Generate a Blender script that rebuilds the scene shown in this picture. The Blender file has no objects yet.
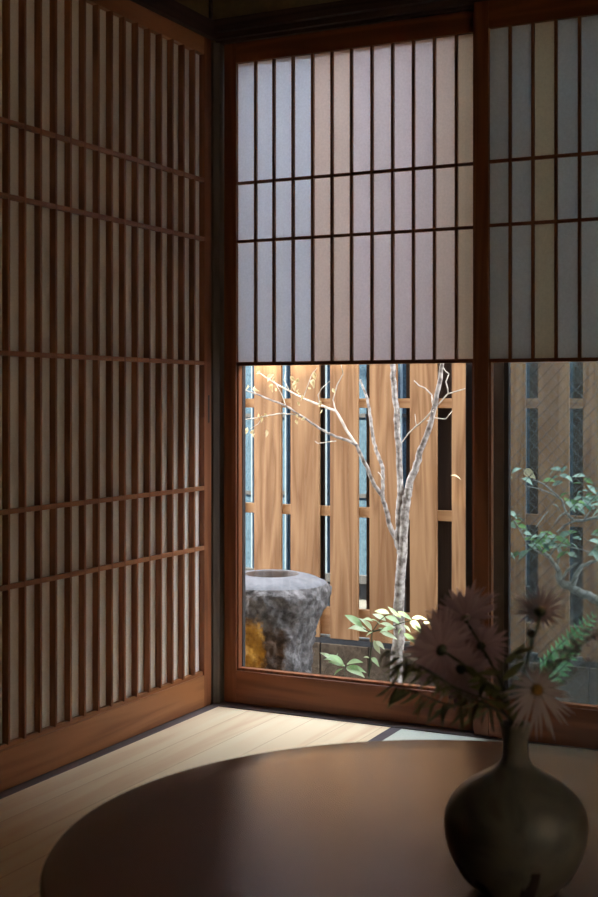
import bpy, math, random
from mathutils import Vector, Matrix, noise, Quaternion
random.seed(11)
col = bpy.context.scene.collection
V = Vector

# ------------------------------------------------------------------ camera model
FPX, CX, HY = 1295.0, 299.0, 399.5
YAW = math.atan(640 / FPX)
FW = V((-math.sin(YAW), math.cos(YAW), 0)); RT = V((math.cos(YAW), math.sin(YAW), 0))
CAM = V((1.77064, -3.07923, 0.829))
def ray(px, py):
    return FW + RT * ((px - CX) / FPX) + V((0, 0, (HY - py) / FPX))
def onY(px, py, Y=0.0):
    d = ray(px, py); return CAM + d * ((Y - CAM.y) / d.y)
def onX(px, py, X=0.0):
    d = ray(px, py); return CAM + d * ((X - CAM.x) / d.x)
def at(px, py, dep):
    return CAM + ray(px, py) * dep

# ------------------------------------------------------------------ mesh helpers
class MB:
    def __init__(self): self.v = []; self.f = []; self.s = []
    def add(self, vs, fs, smooth=False):
        n = len(self.v); self.v += [tuple(p) for p in vs]
        for f in fs: self.f.append([i + n for i in f]); self.s.append(smooth)
        return self
    def box(self, a, b):
        x0, x1 = sorted((a[0], b[0])); y0, y1 = sorted((a[1], b[1])); z0, z1 = sorted((a[2], b[2]))
        return self.add([(x0,y0,z0),(x1,y0,z0),(x1,y1,z0),(x0,y1,z0),(x0,y0,z1),(x1,y0,z1),(x1,y1,z1),(x0,y1,z1)],
                 [(3,2,1,0),(4,5,6,7),(0,1,5,4),(1,2,6,5),(2,3,7,6),(3,0,4,7)])
    def prism(self, poly, z0, z1):
        n = len(poly)
        return self.add([(x,y,z0) for x,y in poly] + [(x,y,z1) for x,y in poly],
            [list(range(n))[::-1], list(range(n, 2*n))] + [(i,(i+1)%n,n+(i+1)%n,n+i) for i in range(n)])
    def tube(self, pts, rads, seg=8, jit=0.0):
        pts = [V(p) for p in pts]; n = len(pts)
        if not hasattr(rads, '__len__'): rads = [rads]*n
        up = V((0.13,0.31,0.94)); vs = []
        prev = None
        for i,p in enumerate(pts):
            t = (pts[min(i+1,n-1)] - pts[max(i-1,0)]).normalized()
            a = (up - t*up.dot(t)) if prev is None else (prev - t*prev.dot(t))
            if a.length < 1e-4: a = t.orthogonal()
            a.normalize(); prev = a; b = t.cross(a)
            for k in range(seg):
                w = 2*math.pi*k/seg; r = rads[i]*(1+random.uniform(-jit,jit))
                vs.append(p + a*(math.cos(w)*r) + b*(math.sin(w)*r))
        fs = [(i*seg+k, i*seg+(k+1)%seg, (i+1)*seg+(k+1)%seg, (i+1)*seg+k) for i in range(n-1) for k in range(seg)]
        self.add(vs, fs, True)
        self.add([vs[k] for k in range(seg)], [list(range(seg))[::-1]])
        return self.add([vs[(n-1)*seg+k] for k in range(seg)], [list(range(seg))])
    def lathe(self, c, prof, seg=48):
        c = V(c); vs = []; n = len(prof)
        for r,z in prof:
            for k in range(seg):
                w = 2*math.pi*k/seg; vs.append(c + V((r*math.cos(w), r*math.sin(w), z)))
        fs = [(i*seg+k, i*seg+(k+1)%seg, (i+1)*seg+(k+1)%seg, (i+1)*seg+k) for i in range(n-1) for k in range(seg)]
        return self.add(vs, fs, True)
    def blade(self, base, tip, width, nrm, curl=0.0, fold=0.25, n=6, shape=0.8, thick=0.0):
        """a leaf or petal: spine base->tip bent by curl along nrm, two halves folded on the midrib"""
        base, tip, nrm = V(base), V(tip), V(nrm)
        d = tip - base; L = d.length; t = d.normalized()
        nrm = nrm - t*nrm.dot(t)
        if nrm.length < 1e-4: nrm = t.orthogonal()
        nrm.normalize(); s = t.cross(nrm); vs = []
        for i in range(n+1):
            u = i/n; w = width*0.5*max(0.02, math.sin(math.pi*min(1,u**shape))) if 0 < i < n else width*0.03
            p = base + d*u + nrm*(curl*L*4*u*(1-u)*0.5 - curl*L*u*u*0.6)
            vs += [p - s*w + nrm*(w*fold), p, p + s*w + nrm*(w*fold)]
        fs = []
        for i in range(n):
            a = i*3
            fs += [(a,a+1,a+4,a+3),(a+1,a+2,a+5,a+4)]
        return self.add(vs, fs, True)
    def build(self, name, mat, parent=None, bevel=0.0, subsurf=0):
        me = bpy.data.meshes.new(name); me.from_pydata(self.v, [], self.f)
        me.polygons.foreach_set('use_smooth', self.s); me.materials.append(mat); me.update()
        o = bpy.data.objects.new(name, me); col.objects.link(o)
        if bevel:
            m = o.modifiers.new('Bevel','BEVEL'); m.width = bevel; m.segments = 2; m.limit_method = 'ANGLE'
        if subsurf:
            m = o.modifiers.new('Sub','SUBSURF'); m.levels = subsurf; m.render_levels = subsurf
        if parent is not None: attach(o, parent)
        return o
def attach(o, parent):
    o.parent = parent
    if parent.parent is None: o.matrix_parent_inverse = Matrix.Translation(-parent.location)
def tag(o, label, cat, group=None, kind=None):
    o['label'] = label; o['category'] = cat
    if group: o['group'] = group
    if kind: o['kind'] = kind
    return o
def thing(name, loc, label, cat, group=None, kind=None):
    o = bpy.data.objects.new(name, None); col.objects.link(o); o.location = loc; o.empty_display_size = .05
    return tag(o, label, cat, group, kind)

# ------------------------------------------------------------------ materials
def mat(name):
    m = bpy.data.materials.new(name); m.use_nodes = True
    nt = m.node_tree; return m, nt, nt.nodes, nt.links, nt.nodes['Principled BSDF']
def ramp(N, stops):
    r = N.new('ShaderNodeValToRGB'); e = r.color_ramp.elements
    while len(e) < len(stops): e.new(.5)
    for k,(p,c) in enumerate(stops): e[k].position = p; e[k].color = (*c, 1)
    return r
def wood(name, c1, c2, axis='Z', rough=.5, fine=90, big=14, seams=None, spec=.3, contrast=(.3,.7)):
    m, nt, N, L, B = mat(name)
    tc = N.new('ShaderNodeTexCoord'); oi = N.new('ShaderNodeObjectInfo')
    ad = N.new('ShaderNodeVectorMath'); ad.operation = 'MULTIPLY_ADD'
    L.new(oi.outputs['Random'], ad.inputs[0]); ad.inputs[1].default_value = (7.3, 3.1, 5.7); L.new(tc.outputs['Object'], ad.inputs[2])
    def nz(s, long, det):
        mp = N.new('ShaderNodeMapping'); L.new(ad.outputs[0], mp.inputs[0])
        mp.inputs['Scale'].default_value = [long if a == axis else s for a in 'XYZ']
        n = N.new('ShaderNodeTexNoise'); n.inputs['Scale'].default_value = 1; n.inputs['Detail'].default_value = det
        n.inputs['Distortion'].default_value = .6; L.new(mp.outputs[0], n.inputs[0]); return n
    a = nz(big, big*.07, 3); b = nz(fine, fine*.03, 4)
    # growth rings: bands of the broad noise
    mu = N.new('ShaderNodeMath'); mu.operation = 'MULTIPLY'; mu.inputs[1].default_value = 9; L.new(a.outputs['Fac'], mu.inputs[0])
    pg = N.new('ShaderNodeMath'); pg.operation = 'PINGPONG'; pg.inputs[1].default_value = 1; L.new(mu.outputs[0], pg.inputs[0])
    mx = N.new('ShaderNodeMix'); mx.inputs[0].default_value = .42; L.new(pg.outputs[0], mx.inputs[2]); L.new(b.outputs['Fac'], mx.inputs[3])
    r = ramp(N, [(contrast[0], c2), (contrast[1], c1)]); L.new(mx.outputs[0], r.inputs[0])
    L.new(r.outputs[0], B.inputs['Base Color']); B.inputs['Roughness'].default_value = rough
    B.inputs['Specular IOR Level'].default_value = spec
    bp = N.new('ShaderNodeBump'); bp.inputs['Strength'].default_value = .12; bp.inputs['Distance'].default_value = .002
    L.new(b.outputs['Fac'], bp.inputs['Height']); L.new(bp.outputs[0], B.inputs['Normal'])
    return m
def plain(name, c, rough=.6, c2=None, scale=30, bump=0, spec=.3, detail=5):
    m, nt, N, L, B = mat(name)
    tc = N.new('ShaderNodeTexCoord'); n = N.new('ShaderNodeTexNoise'); n.inputs['Scale'].default_value = scale; n.inputs['Detail'].default_value = detail
    L.new(tc.outputs['Object'], n.inputs[0])
    c2 = c2 or tuple(x*.8 for x in c)
    r = ramp(N, [(.35, c2), (.65, c)]); L.new(n.outputs['Fac'], r.inputs[0]); L.new(r.outputs[0], B.inputs['Base Color'])
    B.inputs['Roughness'].default_value = rough; B.inputs['Specular IOR Level'].default_value = spec
    if bump:
        bp = N.new('ShaderNodeBump'); bp.inputs['Strength'].default_value = bump; bp.inputs['Distance'].default_value = .004
        L.new(n.outputs['Fac'], bp.inputs['Height']); L.new(bp.outputs[0], B.inputs['Normal'])
    return m
def paper(name, c, trans):
    m, nt, N, L, B = mat(name); N.remove(B); out = N['Material Output']
    tc = N.new('ShaderNodeTexCoord'); mp = N.new('ShaderNodeMapping'); mp.inputs['Scale'].default_value = (180, 180, 180); L.new(tc.outputs['Object'], mp.inputs[0])
    n = N.new('ShaderNodeTexNoise'); n.inputs['Scale'].default_value = 1; n.inputs['Detail'].default_value = 4; L.new(mp.outputs[0], n.inputs[0])
    r = ramp(N, [(.3, tuple(x*.9 for x in c)), (.7, c)]); L.new(n.outputs['Fac'], r.inputs[0])
    d = N.new('ShaderNodeBsdfDiffuse'); t = N.new('ShaderNodeBsdfTranslucent'); x = N.new('ShaderNodeMixShader'); x.inputs[0].default_value = trans
    L.new(r.outputs[0], d.inputs[0]); L.new(r.outputs[0], t.inputs[0]); L.new(d.outputs[0], x.inputs[1]); L.new(t.outputs[0], x.inputs[2]); L.new(x.outputs[0], out.inputs[0])
    return m
def glass(name, tint, refl=.06, haze=0.0, hcol=(.6,.65,.65)):
    m, nt, N, L, B = mat(name); N.remove(B); out = N['Material Output']
    t = N.new('ShaderNodeBsdfTransparent'); t.inputs[0].default_value = (*tint, 1)
    g = N.new('ShaderNodeBsdfGlossy'); g.inputs['Roughness'].default_value = .02
    x = N.new('ShaderNodeMixShader'); x.inputs[0].default_value = refl; L.new(t.outputs[0], x.inputs[1]); L.new(g.outputs[0], x.inputs[2])
    if haze:
        d = N.new('ShaderNodeBsdfTranslucent'); d.inputs[0].default_value = (*hcol, 1)
        y = N.new('ShaderNodeMixShader'); y.inputs[0].default_value = haze; L.new(x.outputs[0], y.inputs[1]); L.new(d.outputs[0], y.inputs[2]); x = y
    L.new(x.outputs[0], out.inputs[0]); return m
def leafmat(name, c, c2, rough=.35, trans=.35, scale=25, spec=.5):
    m, nt, N, L, B = mat(name); out = N['Material Output']
    tc = N.new('ShaderNodeTexCoord'); oi = N.new('ShaderNodeObjectInfo')
    n = N.new('ShaderNodeTexNoise'); n.inputs['Scale'].default_value = scale; L.new(tc.outputs['Object'], n.inputs[0])
    mx = N.new('ShaderNodeMix'); mx.inputs[0].default_value = .6; L.new(n.outputs['Fac'], mx.inputs[2]); L.new(oi.outputs['Random'], mx.inputs[3])
    r = ramp(N, [(.25, c2), (.75, c)]); L.new(mx.outputs[0], r.inputs[0]); L.new(r.outputs[0], B.inputs['Base Color'])
    B.inputs['Roughness'].default_value = rough; B.inputs['Specular IOR Level'].default_value = spec
    t = N.new('ShaderNodeBsdfTranslucent'); L.new(r.outputs[0], t.inputs[0])
    x = N.new('ShaderNodeMixShader'); x.inputs[0].default_value = trans; L.new(B.outputs[0], x.inputs[1]); L.new(t.outputs[0], x.inputs[2]); L.new(x.outputs[0], out.inputs[0])
    return m

LAT = wood('lattice_cedar', (.29,.115,.050), (.19,.068,.028), 'Z', .45, 120, 20)
LATH = wood('lattice_cedar_h', (.36,.155,.070), (.24,.095,.040), 'Y', .45, 120, 20)
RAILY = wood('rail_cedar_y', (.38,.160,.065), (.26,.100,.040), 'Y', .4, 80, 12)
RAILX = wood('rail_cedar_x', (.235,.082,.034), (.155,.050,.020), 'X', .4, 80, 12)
STILE = wood('stile_cedar', (.25,.090,.038), (.165,.054,.022), 'Z', .4, 90, 12)
DARKW = wood('dark_beam_x', (.075,.045,.035), (.045,.026,.02), 'X', .5)
DARKY = wood('dark_beam_y', (.075,.045,.035), (.045,.026,.02), 'Y', .5)
POST = wood('post_cedar', (.13,.105,.085), (.08,.062,.05), 'Z', .5)
SILLM = wood('threshold_x', (.13,.11,.115), (.085,.072,.075), 'X', .45)
SILLY = wood('threshold_y', (.13,.11,.115), (.085,.072,.075), 'Y', .45)
TRACK = plain('dark_pull_wood', (.03,.022,.02), .7)  # very dark brown for the lattice screen's finger pull
FENCE = wood('fence_cedar', (.42,.235,.115), (.25,.122,.053), 'Z', .65, 70, 13, contrast=(.2,.75))
FENCEX = wood('fence_cedar_x', (.46,.26,.125), (.34,.175,.08), 'X', .65, 60, 9)
REAR = wood('fence_rear_shade', (.055,.034,.024), (.035,.021,.016), 'Z', .7)  # rear fence boards, their shade put into a darkened wood colour
CLAY = plain('clay_wall', (.27,.21,.12), .95, (.22,.17,.10), 60, .2, .05)
CEIL = wood('ceiling_boards', (.20,.12,.06), (.15,.085,.045), 'Y', .6)
PAPL = paper('washi_screen', (.90,.86,.80), .06)
PAP4 = paper('washi_fill_light', (.88,.77,.63), .42)  # paper of the added fill window, warm to tint its light
PAPC = paper('washi_cool', (.80,.83,.88), .37)
PAPW = paper('washi_warm', (.84,.78,.75), .37)
PAPO = paper('washi_aged', (.80,.73,.64), .38)
PAPN = paper('washi_plain', (.83,.80,.82), .37)
PAPR = paper('washi_right', (.78,.84,.88), .18)  # both right-hand papers pass less light, to imitate the shade there
PAPRO = paper('washi_right_aged', (.82,.79,.70), .20)
CLEAR = glass('clear_glass', (.98,.985,.985), .012)
WIRED = glass('wired_glass', (.60,.64,.63), .02, .04, (.45,.55,.58))
METAL = plain('bronze_sash', (.035,.036,.040), .35, spec=.5)
METALB = plain('brown_sash', (.11,.095,.08), .4, spec=.5)
WIRE = plain('wire', (.05,.05,.05), .4)
BLUEW = plain('blue_stucco', (.062,.112,.165), .85, (.034,.068,.112), 170, .5, .1, 2)
PALEGL = plain('pale_glint', (.16,.22,.28), .5)
SLOT = plain('dark_slot', (.05,.055,.065), .5)
CONC = plain('pale_concrete', (.19,.21,.225), .9, (.15,.165,.18), 40)
PLINTH = plain('plinth_stone', (.14,.108,.078), .9, (.08,.06,.045), 70, .6, .1, 8)
COPE = plain('coping', (.75,.74,.70), .85)
GROUND = plain('gravel_soil', (.20,.17,.13), .95, (.10,.085,.065), 90, .8, .1)
EXT = plain('exterior_plaster', (.42,.37,.29), .95)
SLABM = plain('shade_slab_dark', (.10,.10,.11), .6)  # dark colour of the added sun-shaping slabs
LEAFD = leafmat('sunlit_leaf_cream', (.86,.76,.48), (.66,.56,.30), .6, .3)
SHRUB = leafmat('shrub_leaf', (.64,.76,.52), (.36,.56,.28), .25, .4)
CAMEL2 = leafmat('camellia_leaf_green', (.20,.44,.10), (.06,.22,.05), .3, .4)
CAMEL = leafmat('camellia_leaf', (.50,.72,.60), (.05,.18,.11), .16, .25, spec=.8)
FERN = leafmat('fern_leaf', (.30,.80,.34), (.18,.6,.25), .5, .4)
BOUQ = leafmat('vase_leaf', (.15,.165,.06), (.08,.095,.035), .6, .45)
STEMG = plain('flower_stem', (.045,.06,.03), .6)
PETALW = leafmat('petal_white', (.44,.375,.38), (.34,.28,.29), .7, .3)
PETALM = leafmat('petal_mauve', (.50,.37,.42), (.38,.27,.32), .7, .5)
DISCY = plain('disc_yellow', (.24,.13,.02), .8, (.14,.075,.012), 400, .6)
DISCD = plain('disc_dark', (.10,.07,.03), .8, (.06,.04,.02), 400, .6)
SPRAYM = plain('spray_bud', (.20,.13,.14), .8)

# floor boards: pale cypress with seams
def floor_mat():
    m, nt, N, L, B = mat('floor_cypress')
    tc = N.new('ShaderNodeTexCoord'); sp = N.new('ShaderNodeSeparateXYZ'); L.new(tc.outputs['Object'], sp.inputs[0])
    def M(op, a, b=None):
        n = N.new('ShaderNodeMath'); n.operation = op
        for k,x in enumerate((a,b)):
            if x is None: continue
            if isinstance(x,(int,float)): n.inputs[k].default_value = x
            else: L.new(x, n.inputs[k])
        return n.outputs[0]
    u = M('DIVIDE', M('SUBTRACT', sp.outputs['X'], .0245), .0965)
    idx = M('FLOOR', u); fr = M('FRACT', u)
    seam = M('LESS_THAN', M('ABSOLUTE', M('SUBTRACT', fr, .5)), .487)
    cb = N.new('ShaderNodeCombineXYZ'); L.new(M('ADD', M('MULTIPLY', sp.outputs['X'], 16), M('MULTIPLY', idx, 3.7)), cb.inputs[0]); L.new(M('MULTIPLY', sp.outputs['Y'], 1.3), cb.inputs[1]); L.new(M('MULTIPLY', idx, 1.7), cb.inputs[2])
    n = N.new('ShaderNodeTexNoise'); n.inputs['Scale'].default_value = 1; n.inputs['Detail'].default_value = 5; n.inputs['Distortion'].default_value = 1.2; L.new(cb.outputs[0], n.inputs[0])
    w = N.new('ShaderNodeTexWhiteNoise'); w.noise_dimensions = '1D'; L.new(idx, w.inputs['W'])
    mx = N.new('ShaderNodeMix'); mx.inputs[0].default_value = .08; L.new(n.outputs['Fac'], mx.inputs[2]); L.new(w.outputs['Value'], mx.inputs[3])
    r = ramp(N, [(.3,(.74,.55,.36)),(.5,(.84,.71,.50)),(.7,(.86,.76,.56))]); L.new(mx.outputs[0], r.inputs[0])
    c = N.new('ShaderNodeMix'); c.data_type = 'RGBA'; L.new(seam, c.inputs[0]); c.inputs[6].default_value = (.62,.47,.29,1); L.new(r.outputs[0], c.inputs[7])
    L.new(c.outputs[2], B.inputs['Base Color']); B.inputs['Roughness'].default_value = .42; B.inputs['Specular IOR Level'].default_value = .4
    return m
FLOORM = floor_mat()
TATAMI = plain('tatami_rush', (.52,.56,.50), .75, (.42,.47,.42), 300, .3, .25)
HERI = plain('mat_border_cloth', (.075,.062,.072), .8)

# lacquered table top
def table_mat():
    m, nt, N, L, B = mat('table_lacquer')
    tc = N.new('ShaderNodeTexCoord'); mp = N.new('ShaderNodeMapping'); mp.inputs['Rotation'].default_value = (0,0,.45); mp.inputs['Scale'].default_value = (2,18,18); L.new(tc.outputs['Object'], mp.inputs[0])
    n = N.new('ShaderNodeTexNoise'); n.inputs['Scale'].default_value = 1; n.inputs['Detail'].default_value = 5; n.inputs['Distortion'].default_value = .5; L.new(mp.outputs[0], n.inputs[0])
    r = ramp(N, [(.1,(.122,.042,.023)),(.9,(.135,.047,.026))]); L.new(n.outputs['Fac'], r.inputs[0]); L.new(r.outputs[0], B.inputs['Base Color'])
    B.inputs['Roughness'].default_value = .22; B.inputs['Specular IOR Level'].default_value = .85
    return m
TABLE = table_mat()

# natural stone of the basin: grey, with an ochre patch and a dark band low on its left face
def stone_mat(name, rim=False):
    m, nt, N, L, B = mat(name)
    tc = N.new('ShaderNodeTexCoord'); n = N.new('ShaderNodeTexNoise'); n.inputs['Scale'].default_value = 22; n.inputs['Detail'].default_value = 10; n.inputs['Roughness'].default_value = .7
    L.new(tc.outputs['Object'], n.inputs[0])
    n2 = N.new('ShaderNodeTexNoise'); n2.inputs['Scale'].default_value = 60; n2.inputs['Detail'].default_value = 8; L.new(tc.outputs['Object'], n2.inputs[0])
    if rim: r = ramp(N, [(.3,(.11,.115,.13)),(.7,(.20,.205,.225))])
    else: r = ramp(N, [(.34,(.035,.032,.032)),(.48,(.11,.103,.105)),(.62,(.21,.20,.205)),(.75,(.36,.35,.36))])
    L.new(n.outputs['Fac'], r.inputs[0]); cur = r.outputs[0]
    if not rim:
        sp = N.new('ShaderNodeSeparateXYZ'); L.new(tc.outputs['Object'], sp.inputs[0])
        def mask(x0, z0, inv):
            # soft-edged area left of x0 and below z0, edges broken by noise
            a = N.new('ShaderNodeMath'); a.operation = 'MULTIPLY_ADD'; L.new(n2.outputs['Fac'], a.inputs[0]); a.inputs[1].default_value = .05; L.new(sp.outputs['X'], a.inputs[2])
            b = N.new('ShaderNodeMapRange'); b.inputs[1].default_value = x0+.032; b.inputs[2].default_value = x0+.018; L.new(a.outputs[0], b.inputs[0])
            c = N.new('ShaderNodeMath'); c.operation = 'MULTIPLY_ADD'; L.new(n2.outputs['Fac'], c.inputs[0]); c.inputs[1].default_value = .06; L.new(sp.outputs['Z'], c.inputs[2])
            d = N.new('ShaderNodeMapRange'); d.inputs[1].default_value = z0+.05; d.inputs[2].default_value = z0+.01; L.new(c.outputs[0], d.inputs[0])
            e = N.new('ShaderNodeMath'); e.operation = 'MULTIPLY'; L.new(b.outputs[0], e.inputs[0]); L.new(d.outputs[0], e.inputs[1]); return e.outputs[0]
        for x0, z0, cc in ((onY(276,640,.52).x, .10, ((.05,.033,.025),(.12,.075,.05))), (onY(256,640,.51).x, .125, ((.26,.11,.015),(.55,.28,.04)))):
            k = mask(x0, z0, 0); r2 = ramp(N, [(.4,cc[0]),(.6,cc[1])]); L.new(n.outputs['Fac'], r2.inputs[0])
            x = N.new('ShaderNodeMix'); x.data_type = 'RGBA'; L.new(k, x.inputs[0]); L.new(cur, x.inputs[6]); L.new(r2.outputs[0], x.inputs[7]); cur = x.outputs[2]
    L.new(cur, B.inputs['Base Color']); B.inputs['Roughness'].default_value = .8; B.inputs['Specular IOR Level'].default_value = .3
    bp = N.new('ShaderNodeBump'); bp.inputs['Strength'].default_value = .35 if rim else 1.0; bp.inputs['Distance'].default_value = .006 if rim else .008
    L.new(n2.outputs['Fac'], bp.inputs['Height']); L.new(bp.outputs[0], B.inputs['Normal'])
    return m
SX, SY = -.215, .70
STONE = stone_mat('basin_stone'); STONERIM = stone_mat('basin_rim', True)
# bark: pale grey-white with darker flecks
BARK = plain('pale_bark', (.52,.475,.44), .8, (.15,.125,.11), 55, .5, .2, 6)
TWIG = plain('pale_twig', (.72,.66,.58), .75, (.45,.40,.34), 60, .3)
BARKD = plain('grey_branch', (.50,.50,.47), .8, (.25,.24,.22), 60, .4, .2, 6)
# celadon vase with mottled glaze
def vase_mat():
    m, nt, N, L, B = mat('ash_glaze')
    tc = N.new('ShaderNodeTexCoord'); n = N.new('ShaderNodeTexNoise'); n.inputs['Scale'].default_value = 14; n.inputs['Detail'].default_value = 6; n.inputs['Distortion'].default_value = 1.5; L.new(tc.outputs['Object'], n.inputs[0])
    r = ramp(N, [(.3,(.055,.062,.056)),(.5,(.10,.108,.098)),(.62,(.125,.125,.108)),(.8,(.085,.07,.056))]); L.new(n.outputs['Fac'], r.inputs[0]); L.new(r.outputs[0], B.inputs['Base Color'])
    B.inputs['Roughness'].default_value = .38; B.inputs['Specular IOR Level'].default_value = .4
    return m
VASE = vase_mat(); VASEF = plain('scorched_foot', (.035,.022,.018), .8, (.012,.008,.007), 60, .5)

def structure(o, label, cat): return tag(o, label, cat, kind='structure')
def S(name, mb, m, label, cat, bevel=0): return structure(mb.build(name, m, bevel=bevel), label, cat)
def SE(name, loc, label, cat): return thing(name, loc, label, cat, kind='structure')

# ------------------------------------------------------------------ room shell
RX, RY, RZ = 3.3, -4.6, 2.36
fl = MB().box((-.12,RY,-.09),(.527,-.04,0)).box((.527,RY,-.09),(RX,-1.87,0)).box((.527,-1.87,-.09),(RX,-.04,-.056)).box((1.45,-1.87,-.056),(RX,-.04,0)).box((-.12,-.04,-.09),(RX,.10,-.03))
S('floor', fl, FLOORM, 'pale cypress floorboards running along the lattice screen', 'floor')
S('ceiling', MB().box((-.15,RY-.1,RZ),(RX+.1,.16,RZ+.06)), CEIL, 'dark boarded ceiling of the tatami room', 'ceiling')
S('wall_left', MB().box((-.16,RY,1.80),(-.02,.10,RZ)).box((-.16,RY,-.09),(-.09,-.03,1.80)).box((-.09,RY,-.09),(-.012,-1.30,1.8)), CLAY, 'dark ochre clay wall above the lattice screen', 'wall')
S('wall_back', MB().box((-.02,-.005,1.80),(RX,.10,RZ)).box((1.52,-.03,-.09),(RX,.10,1.80)), CLAY, 'dark ochre clay wall above the shoji window', 'wall')
wy0,wy1,wz0,wz1 = -3.6,-1.9,.35,1.75
S('wall_right', MB().box((RX,RY,-.09),(RX+.1,wy0,RZ)).box((RX,wy1,-.09),(RX+.1,.1,RZ)).box((RX,wy0,-.09),(RX+.1,wy1,wz0)).box((RX,wy0,wz1),(RX+.1,wy1,RZ)), CLAY, 'clay wall on the right side of the room', 'wall')
S('wall_front', MB().box((-.16,RY-.1,-.09),(RX+.1,RY,RZ)), CLAY, 'clay wall behind the viewer', 'wall')
c = .012
S('trim_1', MB().prism([(-.10,.10),(-.10,-.026),(.014-c,-.026),(.014,-.026+c),(.014,.10)], -.09, 1.80), POST, 'grey chamfered corner post between lattice screen and shoji', 'post')
S('trim_2', MB().prism([(-.021,.0),(-.021,-.013),(-.012,-.013),(-.012,.0)], 1.84, RZ), DARKW, 'thin dark post in the corner above the beams', 'post')
S('trim_3', MB().box((-.02,RY,1.806),(.016,-.02,1.852)).box((-.06,RY,1.79),(-.004,-.03,1.83)), DARKY, 'dark head beam above the lattice screen', 'beam', .002)
S('trim_4', MB().box((.0,-.045,1.822),(RX,.02,1.856)).box((.0,-.030,1.806),(RX,-.012,1.822)).box((.0,-.012,1.798),(RX,.10,1.822)), DARKW, 'dark head beam above the shoji window', 'beam', .002)
S('trim_5', MB().box((-.06,RY,-.03),(.0255,-.036,.001)), SILLY, 'dark wooden threshold strip below the lattice screen', 'threshold', .001)
S('trim_6', MB().box((.0,-.036,-.03),(1.52,.10,.002)), SILLM, 'dark wooden threshold strip below the shoji window', 'threshold', .001)

# ------------------------------------------------------------------ left lattice screen
D1 = SE('door_1', (0,-.65,0), 'tall cedar lattice screen with close vertical bars over white paper, left wall', 'sliding screen')
Y0, Y1 = -1.28, -.0326
MB().box((-.03,Y1-.0374,.002),(0,Y1,1.804)).build('stile', STILE, D1, .0015)
MB().box((-.03,Y0,.002),(0,Y0+.04,1.804)).build('stile', STILE, D1, .0015)
MB().box((-.03,Y0+.04,.002),(0,Y1-.0374,.0875)).build('bottom_rail', RAILY, D1, .0015)
MB().box((-.03,Y0+.04,.0875),(-.005,Y1-.0374,.098)).build('rail_lip', RAILY, D1)
MB().box((-.03,Y0+.04,1.757),(0,Y1-.0374,1.804)).build('top_rail', RAILY, D1, .0015)
MB().box((-.026,Y0+.03,.09),(-.0165,Y1-.03,1.765)).build('paper_panel', PAPL, D1)
for k in range(21):
    e = -.1168 - .0547*k
    MB().box((-.0165,e-.0065,.096),(0,e,1.758)).build('lattice_bar', LAT, D1)
for z in (1.4191,1.2605,.9270,.5906,.4302):
    MB().box((-.0100,Y0+.04,z-.0055),(-.0004,Y1-.0374,z+.0055)).build('cross_bar', LATH, D1)
pull = MB()
pc = onX(208.8,409,0); 
fp = MB().box((-.004,pc.y-.005,pc.z-.038),(.0006,pc.y+.005,pc.z+.038)).build('finger_pull', TRACK, D1, .002)

# ------------------------------------------------------------------ shoji window (two sliding panels)
def shoji(name, label, x0, x1, yf, zs, xs, papers, stile_w, loc):
    """zs: glass bottom, upper sash bottom, paper bottom, bars, paper top, top"""
    r = SE(name, loc, label, 'shoji')
    yb = yf + .030
    gb, sb, pb, k1, k2, pt, top = zs
    MB().box((x0,yf,.004),(x0+stile_w[0],yb,top)).build('stile', STILE, r, .0015)
    MB().box((x1-stile_w[1],yf,.004),(x1,yb,top)).build('stile', STILE, r, .0015)
    a, b = x0+stile_w[0], x1-stile_w[1]
    MB().box((a,yf,.004),(b,yb,gb-.007)).build('bottom_rail', RAILX, r, .0015)
    MB().box((a,yf,pt),(b,yb,top)).build('top_rail', RAILX, r, .0015)
    # lower glazed part: thin inner frame set back, with clear glass
    fr = MB().box((a,yf+.006,gb-.007),(b,yb-.004,gb)).box((a,yf+.006,gb),(a+.0045,yb-.004,sb)).box((b-.004,yf+.006,gb),(b,yb-.004,sb))
    fr.build('glazing_frame', STILE, r)
    MB().box((a+.003,yf+.0165,gb-.003),(b-.002,yf+.0195,sb+.004)).build('glass_pane', CLEAR, r)
    # upper papered part
    MB().box((a,yf+.002,sb),(b,yb-.004,pb)).build('middle_rail', RAILX, r)
    for z in (k1,k2): MB().box((a,yf+.0035,z-.004),(b,yf+.012,z+.004)).build('cross_bar', RAILX, r)
    edges = [a] + xs + [b]
    for x in xs: MB().box((x-.0034,yf+.0025,pb),(x+.0034,yf+.012,pt)).build('lattice_bar', STILE, r)
    for i in range(len(edges)-1):
        MB().box((edges[i],yf+.0122,pb-.002),(edges[i+1],yf+.0128,pt+.002)).build('paper_panel', papers[i], r)
    return r
xs1 = [.1149,.1706,.2281,.2857,.3424,.3983,.4562,.5137,.5707,.6274,.6858]
W1 = shoji('window_1', 'left shoji panel, pale lit paper above a clear pane onto the stone basin', .0204, .765, 0.0, (.0995,.9205,.9305,1.4166,1.258,1.743,1.798), xs1,
      [PAPC,PAPC,PAPC,PAPC,PAPW,PAPW,PAPN,PAPN,PAPN,PAPN,PAPW,PAPO], (.0375,.034), (.39,0,0))
xs2 = [.8348+.0567*k for k in range(11)]
W2 = shoji('window_2', 'right shoji panel, dim bluish paper above a pane onto the shrub', .7443, 1.50, -.032, (.1025,.9195,.9285,1.4118,1.2555,1.738,1.806), xs2,
      [PAPR,PAPR,PAPRO,PAPR]+[PAPR]*8, (.0375,.04), (1.12,-.03,0))
g = MB().box((.7400,-.020,.80),(.7440,-.008,.89)).build('finger_pull', METALB, W2)

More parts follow.
